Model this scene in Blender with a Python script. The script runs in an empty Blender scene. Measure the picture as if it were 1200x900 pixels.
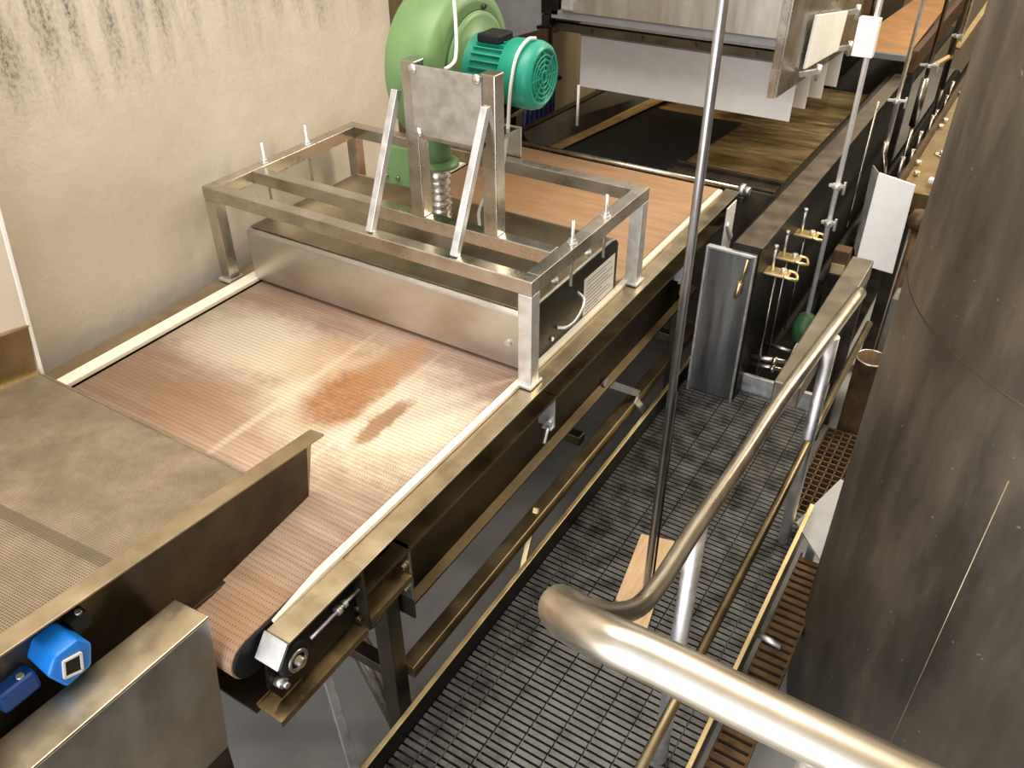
import bpy, bmesh, math, random
from mathutils import Vector, Matrix
random.seed(4)
SC = bpy.context.scene
COL = SC.collection
ZF = 1.1            # the belt top stands this high over the floor; everything is modelled with belt top = 0
PI = math.pi

# ------------------------------------------------------------------ materials
def new_mat(name):
    m = bpy.data.materials.new(name); m.use_nodes = True
    nt = m.node_tree
    return m, nt, nt.nodes['Principled BSDF']
def N(nt, typ, **kw):
    n = nt.nodes.new(typ)
    for k, v in kw.items():
        if k in n.inputs: n.inputs[k].default_value = v
        else: setattr(n, k, v)
    return n
def L(nt, a, b): nt.links.new(a, b)
def coords(nt, scale=(1, 1, 1), rot=(0, 0, 0)):
    tc = N(nt, 'ShaderNodeTexCoord'); mp = N(nt, 'ShaderNodeMapping')
    mp.inputs['Scale'].default_value = scale; mp.inputs['Rotation'].default_value = rot
    L(nt, tc.outputs['Object'], mp.inputs['Vector'])
    return mp.outputs['Vector']
def noise(nt, vec, scale, detail=4, rough=.55):
    n = N(nt, 'ShaderNodeTexNoise'); n.inputs['Scale'].default_value = scale
    n.inputs['Detail'].default_value = detail; n.inputs['Roughness'].default_value = rough
    L(nt, vec, n.inputs['Vector']); return n.outputs['Fac']
def ramp(nt, fac, stops):
    r = N(nt, 'ShaderNodeValToRGB'); e = r.color_ramp.elements
    while len(e) < len(stops): e.new(.5)
    for k, (p, c) in enumerate(stops):
        e[k].position = p; e[k].color = (c[0], c[1], c[2], 1) if len(c) == 3 else c
    L(nt, fac, r.inputs['Fac']); return r.outputs['Color']
def g(v): return (v, v, v)
def mixc(nt, fac, a, b):
    m = N(nt, 'ShaderNodeMix', data_type='RGBA')
    if isinstance(fac, (int, float)): m.inputs[0].default_value = fac
    else: L(nt, fac, m.inputs[0])
    for sock, v in ((m.inputs[6], a), (m.inputs[7], b)):
        if isinstance(v, tuple): sock.default_value = (*v[:3], 1)
        else: L(nt, v, sock)
    return m.outputs[2]
def math_n(nt, op, a, b=None, c=None):
    m = N(nt, 'ShaderNodeMath', operation=op)
    for i, v in enumerate((a, b, c)):
        if v is None: continue
        if isinstance(v, (int, float)): m.inputs[i].default_value = v
        else: L(nt, v, m.inputs[i])
    return m.outputs[0]
def bump(nt, b, h, strength=.2, dist=.002):
    n = N(nt, 'ShaderNodeBump'); n.inputs['Strength'].default_value = strength; n.inputs['Distance'].default_value = dist
    L(nt, h, n.inputs['Height']); L(nt, n.outputs['Normal'], b.inputs['Normal'])

def metal(name, c1, c2, r1, r2, stretch=(1, 1, 1), scale=9, bmp=.08, fine=60, metallic=1.0):
    """worn metal: cloudy stain between two colours, uneven gloss, faint brushed bump"""
    m, nt, b = new_mat(name)
    v = coords(nt, stretch)
    n1 = noise(nt, v, scale, 5, .6); n2 = noise(nt, v, fine, 3, .6)
    L(nt, ramp(nt, n1, [(.3, c1), (.72, c2)]), b.inputs['Base Color'])
    L(nt, ramp(nt, n1, [(.3, g(r1)), (.75, g(r2))]), b.inputs['Roughness'])
    b.inputs['Metallic'].default_value = metallic
    bump(nt, b, n2, bmp, .002)
    return m
def plain(name, c, rough=.5, metallic=0, var=.12, scale=14, bmp=.05):
    m, nt, b = new_mat(name)
    v = coords(nt)
    n1 = noise(nt, v, scale, 5, .6)
    d = tuple(x * (1 - var) for x in c); e = tuple(min(1, x * (1 + var)) for x in c)
    L(nt, ramp(nt, n1, [(.3, d), (.7, e)]), b.inputs['Base Color'])
    b.inputs['Roughness'].default_value = rough; b.inputs['Metallic'].default_value = metallic
    bump(nt, b, noise(nt, v, scale * 6, 3), bmp, .002)
    return m

M = {}
M['steel'] = metal('stainless_steel', (.42, .385, .33), (.66, .62, .55), .20, .38, (1, 1, 1), 7)
M['steel_sheet'] = metal('brushed_sheet_steel', (.47, .455, .42), (.70, .68, .64), .30, .44, (.5, 2, 1), 6, .06)
M['tube_steel'] = metal('polished_tube_steel', (.60, .54, .44), (.74, .68, .58), .27, .36, (1, 1, 1), 14, .03, 120)
M['plate_steel'] = metal('dull_plate_steel', (.38, .355, .315), (.56, .53, .48), .5, .62, (1, 1, 1), 22, .15)
M['rod_steel'] = metal('grey_rod_steel', (.40, .40, .42), (.54, .54, .56), .30, .40, (1, 1, 1), 10, .04)
M['zinc'] = metal('bright_zinc', (.80, .80, .80), (.92, .92, .92), .38, .5, (1, 1, 1), 10, .04, 60, .55)
M['hood_steel'] = metal('streaked_hood_steel', (.40, .38, .34), (.58, .56, .51), .36, .5, (3, 1, .4), 5, .05)
M['amber_steel'] = metal('amber_channel_steel', (.22, .15, .065), (.42, .30, .14), .36, .52, (1, 1, 1), 11, .15)
M['galv'] = metal('pale_galvanised_steel', (.62, .62, .62), (.84, .84, .84), .40, .58, (1, 1, 1), 25, .1)
M['tan_steel'] = metal('tan_reflection_steel', (.40, .325, .215), (.60, .50, .345), .30, .44, (1, 1, 1), 10, .08)  # warm reflections on the flanges are put into this tan
M['flat_steel'] = metal('dull_flat_steel', (.17, .145, .115), (.30, .26, .21), .45, .6, (1, 1, 1), 9, .1)
M['gold_steel'] = metal('amber_reflection_steel', (.34, .24, .11), (.64, .47, .23), .24, .42, (1, 1, 1), 9, .1)  # golden reflection on the lips put into the base colour
M['bronze_steel'] = metal('bronze_stained_steel', (.16, .12, .065), (.33, .26, .15), .34, .5, (1, 1, 1), 6, .08)
M['tray_steel'] = metal('dark_brown_tray_steel', (.05, .036, .02), (.13, .095, .05), .36, .5, (1, .5, 1), 6, .08)
M['dark_steel'] = metal('dark_oily_steel', (.075, .065, .05), (.16, .135, .10), .34, .5, (1, 1, 1), 8, .1)
M['lid_steel'] = metal('brown_lid_reflection', (.20, .165, .11), (.34, .28, .19), .34, .5, (1, 1, 1), 6, .08)  # dark reflections on the box top put into a brown colour
M['black_steel'] = metal('blackened_steel', (.02, .018, .016), (.05, .045, .04), .4, .6, (1, 1, 1), 12, .1)
M['grating_steel'] = metal('grey_grating_steel', (.035, .034, .033), (.15, .148, .145), .40, .60, (1, 1, 1), 14, .25, 120)
M['rust_steel'] = metal('rusty_brown_steel', (.06, .032, .016), (.19, .11, .05), .5, .7, (1, 1, 1), 14, .3, 60, .6)
M['brass'] = metal('brass', (.70, .52, .25), (.88, .72, .42), .34, .5)
M['cream_board'] = plain('cream_board', (.64, .575, .49), .5, 0, .06, 4)
M['white_plastic'] = plain('white_plastic', (.85, .84, .82), .45, 0, .04)
M['cream_plastic'] = plain('cream_guide_plastic', (.86, .80, .66), .4, 0, .07)
M['green_paint'] = plain('light_green_paint', (.135, .245, .095), .42, 0, .10, 9)
M['teal_paint'] = plain('teal_paint', (.016, .29, .20), .40, 0, .14, 12)
M['blue_plastic'] = plain('blue_plastic', (.005, .19, .72), .38, 0, .12)
M['black_reflection'] = plain('black_bed_reflection', (.006, .0055, .005), .55, 0, .3)
M['rim_steel'] = metal('mottled_rim_steel', (.13, .10, .075), (.27, .225, .18), .4, .55, (1, 1, 1), 12, .15)
M['front_steel'] = metal('dark_brushed_steel', (.22, .22, .22), (.46, .46, .46), .3, .45, (4, 1, .3), 5, .05)
M['navy_plastic'] = plain('navy_plastic', (.004, .05, .22), .4)
M['black_rubber'] = plain('black_rubber', (.012, .012, .013), .55, 0, .3)
M['wood'] = metal('raw_plywood', (.50, .33, .18), (.66, .46, .27), .6, .75, (8, 1, 1), 9, .15, 60, 0.0)
M['grey_sheet'] = plain('pale_grey_sheet', (.42, .42, .43), .5, .2, .08)
M['grey_paint'] = plain('grey_paint', (.20, .20, .205), .5, 0, .12)
M['label'] = plain('label_paper', (.72, .70, .64), .6, 0, .04)
M['ink'] = plain('grey_print_ink', (.28, .26, .24), .6, 0, .1)
M['foil'] = metal('crumpled_foil_tape', (.66, .66, .68), (.92, .92, .94), .22, .4, (1, 1, 1), 30, .8, 45)
M['blue_cable'] = plain('dark_blue_cable', (.012, .018, .07), .45)
M['white_cable'] = plain('white_cable', (.80, .80, .76), .5, 0, .05)
M['cabinet_steel'] = metal('grey_green_steel', (.14, .145, .12), (.24, .245, .21), .45, .6, (1, 1, 1), 6, .1, 60, .4)
M['dark_green'] = plain('dark_green_groove_shade', (.03, .10, .035), .5)
M['orange_sheet'] = plain('orange_brown_sheet', (.44, .20, .045), .45, .25, .25, 6)

def mat_wall():
    m, nt, b = new_mat('cream_plaster')
    v = coords(nt)
    base = ramp(nt, noise(nt, v, 3.2, 6, .6), [(.3, (.56, .487, .405)), (.7, (.655, .583, .49))])
    # black mould running down from above: streaks stretched in z, fading below a ragged edge
    vs = coords(nt, (1, 9, 1.3))
    streak = ramp(nt, noise(nt, vs, 1.5, 5, .65), [(.40, g(0)), (.72, g(1))])
    speck = ramp(nt, noise(nt, coords(nt, (1, 1, .6)), 75, 4, .75), [(.46, g(0)), (.60, g(1))])
    sx = N(nt, 'ShaderNodeSeparateXYZ'); tc = N(nt, 'ShaderNodeTexCoord'); L(nt, tc.outputs['Object'], sx.inputs[0])
    hz = N(nt, 'ShaderNodeMapRange'); hz.inputs['From Min'].default_value = .66; hz.inputs['From Max'].default_value = .94
    L(nt, sx.outputs['Z'], hz.inputs['Value'])
    k = math_n(nt, 'MULTIPLY', math_n(nt, 'MULTIPLY', streak, speck), hz.outputs[0])
    soft = math_n(nt, 'MULTIPLY', math_n(nt, 'MULTIPLY', streak, hz.outputs[0]), .42)
    k = math_n(nt, 'MINIMUM', math_n(nt, 'ADD', math_n(nt, 'MULTIPLY', k, .72), soft), 1.0)
    L(nt, mixc(nt, k, base, (.085, .075, .07)), b.inputs['Base Color'])
    b.inputs['Roughness'].default_value = .55
    h = math_n(nt, 'ADD', noise(nt, v, 14, 5, .6), math_n(nt, 'MULTIPLY', noise(nt, v, 90, 3), .3))
    bump(nt, b, h, .35, .01)
    return m
M['wall'] = mat_wall()
M['wall_back'] = metal('brown_wall_boards', (.20, .145, .085), (.34, .26, .165), .6, .75, (1, 4, .6), 2.5, .15, 30, 0.0)
M['floor'] = plain('grey_concrete', (.36, .355, .35), .5, 0, .14, 5, .12)

def mat_belt():
    """metal mesh belt: rows of small links, pinkish tan, with pale patches and an orange rust stain"""
    m, nt, b = new_mat('wire_mesh_belt')
    tc = N(nt, 'ShaderNodeTexCoord'); sx = N(nt, 'ShaderNodeSeparateXYZ'); L(nt, tc.outputs['Object'], sx.inputs[0])
    X = math_n(nt, 'ADD', sx.outputs['X'], -.64); Y = math_n(nt, 'ADD', sx.outputs['Y'], .30)      # the conveyor's own origin
    rows = math_n(nt, 'SINE', math_n(nt, 'MULTIPLY', Y, 2 * PI / .0150))
    par = math_n(nt, 'MULTIPLY', math_n(nt, 'ROUND', math_n(nt, 'MULTIPLY', Y, 1 / .0150)), .5)
    cols = math_n(nt, 'SINE', math_n(nt, 'MULTIPLY', math_n(nt, 'ADD', math_n(nt, 'MULTIPLY', X, 1 / .0085), par), 2 * PI))
    hole = math_n(nt, 'MULTIPLY', math_n(nt, 'GREATER_THAN', rows, .45), math_n(nt, 'GREATER_THAN', cols, .05))
    v = coords(nt)
    big = noise(nt, v, 2.6, 5, .6); mid = noise(nt, coords(nt, (.5, 5, 1)), 6, 4, .65)
    base = ramp(nt, mid, [(.3, (.32, .20, .14)), (.7, (.52, .38, .295))])
    # the worn orange far stretch
    far = N(nt, 'ShaderNodeMapRange', interpolation_type='SMOOTHSTEP'); far.inputs['From Min'].default_value = .35; far.inputs['From Max'].default_value = .75
    L(nt, Y, far.inputs['Value'])
    base = mixc(nt, far.outputs[0], base, ramp(nt, mid, [(.3, (.34, .19, .095)), (.7, (.46, .29, .165))]))
    def blob(cx, cy, rx, ry, soft=.5, wob=.5):
        dx = math_n(nt, 'DIVIDE', math_n(nt, 'SUBTRACT', X, cx), rx); dy = math_n(nt, 'DIVIDE', math_n(nt, 'SUBTRACT', Y, cy), ry)
        d = math_n(nt, 'SQRT', math_n(nt, 'ADD', math_n(nt, 'MULTIPLY', dx, dx), math_n(nt, 'MULTIPLY', dy, dy)))
        d = math_n(nt, 'ADD', d, math_n(nt, 'MULTIPLY', math_n(nt, 'SUBTRACT', noise(nt, v, 13, 7, .74), .5), wob * 3))
        r = N(nt, 'ShaderNodeMapRange', interpolation_type='SMOOTHSTEP')
        r.inputs['From Min'].default_value = 1 - soft; r.inputs['From Max'].default_value = 1 + soft
        r.inputs['To Min'].default_value = 1; r.inputs['To Max'].default_value = 0
        L(nt, d, r.inputs['Value']); return r.outputs[0]
    pale_mask = math_n(nt, 'MAXIMUM', blob(-.94, -.26, .30, .17), blob(-.36, -.33, .36, .24))  # two pale patches, broken up by noise
    base = mixc(nt, math_n(nt, 'MULTIPLY', pale_mask, .85), base, (.76, .68, .54))
    base = mixc(nt, math_n(nt, 'MULTIPLY', blob(-.62, -.20, .16, .13), .5), base, (.56, .36, .18))
    base = mixc(nt, math_n(nt, 'MULTIPLY', blob(-.47, -.33, .11, .17, .40, .35), .92), base, ramp(nt, noise(nt, v, 30, 5, .7), [(.35, (.24, .09, .025)), (.65, (.42, .19, .065))]))
    base = mixc(nt, math_n(nt, 'MULTIPLY', blob(-.44, -.12, .075, .15, .6, .5), .8), base, (.40, .20, .085))
    base = mixc(nt, math_n(nt, 'MULTIPLY', blob(-.95, -.60, .34, .13, .7, .4), .7), base, (.34, .20, .12))
    base = mixc(nt, math_n(nt, 'MULTIPLY', blob(-.12, -1.10, .16, .12, .7, .4), .6), base, (.42, .24, .13))
    base = mixc(nt, math_n(nt, 'MULTIPLY', blob(-.29, -.36, .032, .13, .35, .7), .85), base, (.31, .15, .055))
    # long pale drag lines along the travel
    base = mixc(nt, math_n(nt, 'MULTIPLY', blob(-.62, -.42, .014, .36, .6, .15), .55), base, (.70, .60, .47))
    base = mixc(nt, math_n(nt, 'MULTIPLY', blob(-.355, -.36, .012, .30, .6, .15), .6), base, (.74, .65, .50))
    L(nt, mixc(nt, math_n(nt, 'MULTIPLY', hole, .45), base, (.06, .04, .03)), b.inputs['Base Color'])
    b.inputs['Roughness'].default_value = .5; b.inputs['Metallic'].default_value = .15
    bump(nt, b, math_n(nt, 'SUBTRACT', math_n(nt, 'MULTIPLY', rows, .2), hole), .35, .002)
    return m
M['belt'] = mat_belt()

def mat_chute():
    """perforated, dimpled tray sheet"""
    m, nt, b = new_mat('perforated_tray_sheet')
    tc = N(nt, 'ShaderNodeTexCoord'); sx = N(nt, 'ShaderNodeSeparateXYZ'); L(nt, tc.outputs['Object'], sx.inputs[0])
    X, Y, Z = sx.outputs
    a = math_n(nt, 'SINE', math_n(nt, 'MULTIPLY', math_n(nt, 'ADD', X, Y), 2 * PI / .0135))
    c = math_n(nt, 'SINE', math_n(nt, 'MULTIPLY', math_n(nt, 'SUBTRACT', X, Y), 2 * PI / .0135))
    pat = math_n(nt, 'MULTIPLY', a, c)
    v = coords(nt)
    n1 = noise(nt, v, 5, 8, .72)
    base = ramp(nt, n1, [(.28, (.23, .185, .125)), (.5, (.36, .295, .21)), (.72, (.52, .435, .325))])
    near = math_n(nt, 'GREATER_THAN', Y, -.44)          # local: 0 = discharge edge, negative = upstream
    seam = math_n(nt, 'MULTIPLY', math_n(nt, 'LESS_THAN', Y, -.44), math_n(nt, 'GREATER_THAN', Y, -.475))
    depth = mixc(nt, near, (.95, .95, .95), (.55, .55, .55))
    dark = math_n(nt, 'MULTIPLY', math_n(nt, 'GREATER_THAN', pat, .25), depth)
    colr = mixc(nt, dark, base, (.10, .08, .055))
    colr = mixc(nt, math_n(nt, 'MULTIPLY', seam, .6), colr, (.16, .13, .09))
    L(nt, colr, b.inputs['Base Color'])
    b.inputs['Metallic'].default_value = .7; b.inputs['Roughness'].default_value = .48
    bump(nt, b, math_n(nt, 'MULTIPLY', pat, depth), -.5, .003)
    return m
M['chute'] = mat_chute()

def mat_tank():
    m, nt, b = new_mat('weathered_tank_steel')
    n1 = noise(nt, coords(nt, (3, 3, .7)), 2.2, 6, .65)
    n2 = noise(nt, coords(nt, (1, 1, 1)), 1.3, 4, .6)
    k = math_n(nt, 'ADD', math_n(nt, 'MULTIPLY', n1, .6), math_n(nt, 'MULTIPLY', n2, .4))
    c = ramp(nt, k, [(.36, (.085, .073, .058)), (.50, (.15, .128, .10)), (.64, (.26, .205, .15))])
    sp = ramp(nt, noise(nt, coords(nt), 42, 2, .5), [(.735, g(0)), (.76, g(1))])
    L(nt, mixc(nt, math_n(nt, 'MULTIPLY', sp, .5), c, (.6, .57, .5)), b.inputs['Base Color'])
    b.inputs['Metallic'].default_value = .82
    L(nt, ramp(nt, n1, [(.3, g(.40)), (.7, g(.56))]), b.inputs['Roughness'])
    bump(nt, b, noise(nt, coords(nt), 7, 4), .12, .01)
    return m
M['tank'] = mat_tank()
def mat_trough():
    m, nt, b = new_mat('amber_bed_reflection')
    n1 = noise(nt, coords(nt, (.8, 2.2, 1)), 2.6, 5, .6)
    L(nt, ramp(nt, n1, [(.30, (.10, .065, .03)), (.46, (.40, .27, .11)), (.60, (.70, .52, .25)), (.72, (.95, .80, .50))]), b.inputs['Base Color'])  # amber to pale tones colour golden reflections into the bed
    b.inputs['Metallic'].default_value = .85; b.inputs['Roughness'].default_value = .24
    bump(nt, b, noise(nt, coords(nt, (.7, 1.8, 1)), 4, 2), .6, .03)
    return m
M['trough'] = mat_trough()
for k_ in ('black_reflection', 'black_steel', 'black_rubber'): M[k_].node_tree.nodes['Principled BSDF'].inputs['Specular IOR Level'].default_value = .2

# ------------------------------------------------------------------ mesh helpers
class MB:
    def __init__(s): s.bm = bmesh.new()
    def box(s, x0, x1, y0, y1, z0, z1):
        x0, x1 = min(x0, x1), max(x0, x1); y0, y1 = min(y0, y1), max(y0, y1); z0, z1 = min(z0, z1), max(z0, z1)
        P = [(x0, y0, z0), (x1, y0, z0), (x1, y1, z0), (x0, y1, z0), (x0, y0, z1), (x1, y0, z1), (x1, y1, z1), (x0, y1, z1)]
        return s.hexa(P)
    def hexa(s, P):
        v = [s.bm.verts.new(p) for p in P]
        for f in ((3, 2, 1, 0), (4, 5, 6, 7), (0, 1, 5, 4), (1, 2, 6, 5), (2, 3, 7, 6), (3, 0, 4, 7)):
            s.bm.faces.new([v[i] for i in f])
        return s
    def prism(s, poly, axis, a, b):
        """extrude a 2-D polygon between a and b along an axis ('x': poly=(y,z); 'y': (x,z); 'z': (x,y))"""
        def P(q, t): return {'x': (t, q[0], q[1]), 'y': (q[0], t, q[1]), 'z': (q[0], q[1], t)}[axis]
        A = [s.bm.verts.new(P(q, a)) for q in poly]; B = [s.bm.verts.new(P(q, b)) for q in poly]
        n = len(poly); s.bm.faces.new(A); s.bm.faces.new(B[::-1])
        for i in range(n): s.bm.faces.new([A[i], B[i], B[(i + 1) % n], A[(i + 1) % n]])
        return s
    def bar(s, p, q, w, h, up=(0, 0, 1)):
        """rectangular bar from p to q, w across, h along up"""
        p, q = Vector(p), Vector(q); d = (q - p).normalized(); u = Vector(up)
        r = d.cross(u)
        if r.length < 1e-4: r = d.cross(Vector((0, 1, 0)))
        r.normalize(); u = r.cross(d).normalized()
        P = []
        for c in (p, q):
            for a, b in ((-1, -1), (1, -1), (1, 1), (-1, 1)): P.append(c + r * (a * w / 2) + u * (b * h / 2))
        return s.hexa(P)
    def tube(s, pts, r, n=14, cap=True, closed=False):
        pts = [Vector(p) for p in pts]; rings = []
        rs = r if isinstance(r, (list, tuple)) else [r] * len(pts)
        t0 = (pts[1] - pts[0]).normalized()
        u = t0.cross(Vector((0, 0, 1)))
        if u.length < 1e-3: u = t0.cross(Vector((1, 0, 0)))
        u.normalize(); prev = t0
        for i, p in enumerate(pts):
            a = pts[max(i - 1, 0)]; b = pts[min(i + 1, len(pts) - 1)]
            t = (b - a).normalized()
            ax = prev.cross(t)
            if ax.length > 1e-6: u = Matrix.Rotation(prev.angle(t), 3, ax.normalized()) @ u
            prev = t; w = t.cross(u).normalized()
            rings.append([s.bm.verts.new(p + u * (math.cos(k * 2 * PI / n) * rs[i]) + w * (math.sin(k * 2 * PI / n) * rs[i])) for k in range(n)])
        for A, B in zip(rings, rings[1:]):
            for k in range(n):
                f = s.bm.faces.new([A[k], A[(k + 1) % n], B[(k + 1) % n], B[k]]); f.smooth = True
        if cap: s.bm.faces.new(rings[0][::-1]); s.bm.faces.new(rings[-1])
        return s
    def lathe(s, prof, o, axis='z', n=32, arc=1.0):
        """prof: list of (radius, height); turned about an axis through o"""
        o = Vector(o); rings = []
        for r, h in prof:
            ring = []
            for k in range(n):
                a = k * 2 * PI / n; c, d = math.cos(a) * r, math.sin(a) * r
                ring.append(s.bm.verts.new(o + Vector({'z': (c, d, h), 'x': (h, c, d), 'y': (d, h, c)}[axis])))
            rings.append(ring)
        for A, B in zip(rings, rings[1:]):
            for k in range(n):
                f = s.bm.faces.new([A[k], A[(k + 1) % n], B[(k + 1) % n], B[k]]); f.smooth = True
        if prof[0][0] > 1e-6: s.bm.faces.new(rings[0][::-1])
        if prof[-1][0] > 1e-6: s.bm.faces.new(rings[-1])
        return s
    def nut(s, o, r, h, axis='z'):
        return s.lathe([(r, 0), (r, h)], o, axis, 6)
    def build(s, name, mat, parent=None, bevel=0, seg=2):
        bmesh.ops.remove_doubles(s.bm, verts=s.bm.verts, dist=1e-6)
        bmesh.ops.recalc_face_normals(s.bm, faces=s.bm.faces)
        me = bpy.data.meshes.new(name); s.bm.to_mesh(me); s.bm.free()
        o = bpy.data.objects.new(name, me); COL.objects.link(o)
        me.materials.append(M[mat] if isinstance(mat, str) else mat)
        if parent is not None:
            base = world_loc(parent); me.transform(Matrix.Translation(-base))
            o.parent = parent
        if bevel:
            b = o.modifiers.new('edge', 'BEVEL'); b.width = bevel; b.segments = seg; b.limit_method = 'ANGLE'; b.angle_limit = math.radians(40)
        return o
def world_loc(o):
    v = Vector(o.location); p = o.parent
    while p: v += Vector(p.location); p = p.parent
    return v
def thing(name, label, cat, loc=(0, 0, 0), group=None):
    o = bpy.data.objects.new(name, None); COL.objects.link(o); o.location = loc
    o.empty_display_size = .1
    return tag(o, label, cat, group)
def tag(o, label, cat, group=None):
    o['label'] = label; o['category'] = cat
    if group: o['group'] = group
    return o
def struct(o): o['kind'] = 'structure'; return o
def dup(root, loc, label):
    r = root.copy(); COL.objects.link(r); r.location = loc; r['label'] = label
    def rec(a, b):
        for ch in list(a.children):
            c = ch.copy(); COL.objects.link(c); c.parent = b; rec(ch, c)
    rec(root, r)
    return r
def spline(pts, n=10):
    """Catmull-Rom through the points"""
    P = [Vector(p) for p in pts]; P = [P[0] * 2 - P[1]] + P + [P[-1] * 2 - P[-2]]; out = []
    for i in range(1, len(P) - 2):
        a, b, c, d = P[i - 1:i + 3]
        for k in range(n):
            t = k / n
            out.append(.5 * ((2 * b) + (c - a) * t + (2 * a - 5 * b + 4 * c - d) * t * t + (3 * b - a - 3 * c + d) * t ** 3))
    out.append(P[-2]); return out
FL = -1.1           # floor level

# ------------------------------------------------------------------ setting
struct(MB().box(-3.0, 5.0, -4.5, 9.0, FL - .1, FL).build('floor', 'floor'))
struct(MB().box(-1.75, -1.44, -4.5, 1.22, FL, 2.4).build('wall_left', 'wall', None, .008))
struct(MB().box(-1.95, -1.75, 1.22, 9.0, FL, 2.4).build('wall_recess', 'wall_back'))
struct(MB().box(-1.95, 5.0, 9.0, 9.2, FL, 2.4).build('wall_back', 'wall_back'))
for k, (y0, y1) in enumerate(((2.62, 2.66), (3.18, 3.21), (3.9, 3.93))):
    struct(MB().box(-1.752, -1.742, y0, y1, FL, 2.4).build('trim_%d' % (k + 1), 'dark_steel'))

# ------------------------------------------------------------------ main belt conveyor
cv = thing('belt_conveyor', 'long wire mesh belt conveyor running past the plaster wall under the square tube frame', 'conveyor', (-.64, .3, FL))
prof = [(1.80, 0)]
prof += [(-1.135 + .055 * math.cos(a), -.055 + .055 * math.sin(a)) for a in [PI / 2 + k * PI / 14 for k in range(15)]]
prof += [(1.80, -.11)]
prof += [(1.80 + .055 * math.cos(a), -.055 + .055 * math.sin(a)) for a in [-PI / 2 + k * PI / 10 for k in range(1, 10)]]
belt = MB().prism(prof, 'x', -1.225, -.058).build('mesh_belt', 'belt', cv)
MB().prism([(y * 1.0 + (.004 if y < 0 else -.004), z * .92 - .0045) for y, z in prof], 'x', -.0585, -.050).build('belt_gap_shade', 'black_rubber', cv)  # black plate added for the dark gap beside the belt
for p in belt.data.polygons: p.use_smooth = abs(p.normal.x) < .5
# side rails: folded channels, open to the outside
def channel(xi, xo, y0, y1):
    s = 1 if xo > xi else -1; t = .004
    rail = MB().box(xi, xo, y0, y1, -t, 0).build('side_rail', 'tan_steel', cv, .0015)
    MB().box(xi, xi + s * t, y0, y1, -.10, -t).build('rail_web', 'black_steel', rail)  # web coloured black for the shade inside the open channel
    MB().prism([(xi, -.104), (xo - s * .006, -.104), (xo - s * .006, -.094), (xo - s * .009, -.094), (xo - s * .009, -.10), (xi, -.10)], 'y', y0, y1).build('rail_lip', 'bronze_steel', rail)
channel(-.038, .030, -.84, 1.83)
channel(-1.245, -1.372, -1.06, 1.83)
# flat guide strips beside the belt, thinned at the nose
def strip(x0, x1, y0, y1):
    m = MB(); z0, z1 = .0015, .016
    m.box(x0, x1, y0 + .16, y1, z0, z1)
    m.hexa([(x1 - .008, y0, z0), (x1, y0, z0), (x1, y0 + .16, z0), (x0, y0 + .16, z0), (x1 - .008, y0, z1 - .006), (x1, y0, z1 - .006), (x1, y0 + .16, z1), (x0, y0 + .16, z1)])
    return m
strip(-.056, -.034, -1.07, 1.77).build('guide_strip', 'cream_plastic', cv, .002)['label'] = 'cream plastic guide strip along the walkway side'
m = MB(); m.box(-1.285, -1.232, -.98, 1.77, .0015, .018)
m.build('guide_strip', 'cream_plastic', cv, .003)['label'] = 'wide cream plastic guide strip along the wall side'
# nose: tan cheek with turned-down tip, dark pocket with bearing
nose = MB()
nose.hexa([(-.036, -1.092, -.004), (.032, -1.092, -.004), (.032, -.842, -.004), (-.036, -.842, -.004), (-.036, -1.092, .003), (.032, -1.092, .003), (.032, -.842, .003), (-.036, -.842, .003)])
nose.build('nose_plate', 'tan_steel', cv, .001)
MB().hexa([(-.040, -1.130, -.052), (.030, -1.130, -.052), (.030, -1.090, -.004), (-.040, -1.090, -.004), (-.040, -1.138, -.047), (.030, -1.138, -.047), (.030, -1.096, .003), (-.040, -1.096, .003)]).build('nose_tip', 'galv', cv, .001)
MB().prism([(-1.135, -.052), (-1.092, -.006), (-.845, -.006), (-.845, -.195), (-1.12, -.195), (-1.145, -.13)], 'x', -.014, -.006).build('cheek_plate', 'black_steel', cv, .001)
bearing = MB().lathe([(.046, 0), (.046, .016), (.036, .026), (.028, .026)], (-.006, -1.072, -.088), 'x', 28).build('bearing', 'black_rubber', cv)
MB().lathe([(.029, .0), (.029, .030), (.022, .030), (.021, .022), (.012, .022), (.012, .042), (.004, .044)], (-.006, -1.072, -.088), 'x', 24).build('shaft_end', 'steel', bearing)
m = MB(); m.tube([(.012, -1.02, -.075), (.012, -.848, -.075)], .005, 8); m.nut((.012, -.93, -.075), .012, .014, 'y'); m.nut((.012, -.905, -.075), .010, .010, 'y')
m.build('tension_screw', 'galv', cv)
m = MB(); m.nut((-.006, -1.118, -.125), .015, .02, 'x'); m.tube([(.012, -1.118, -.125), (.026, -1.118, -.125)], .008, 8)
m.build('clamp_bolt', 'galv', cv)
m = MB(); m.box(-.04, .028, -.846, -.838, -.225, -.004); m.box(-.015, .028, -.838, -.80, -.225, -.218); m.nut((0, -.846, -.19), .012, -.012, 'y'); m.nut((0, -.846, -.15), .009, -.010, 'y')
m.build('end_bracket', 'dark_steel', cv, .001)
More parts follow.
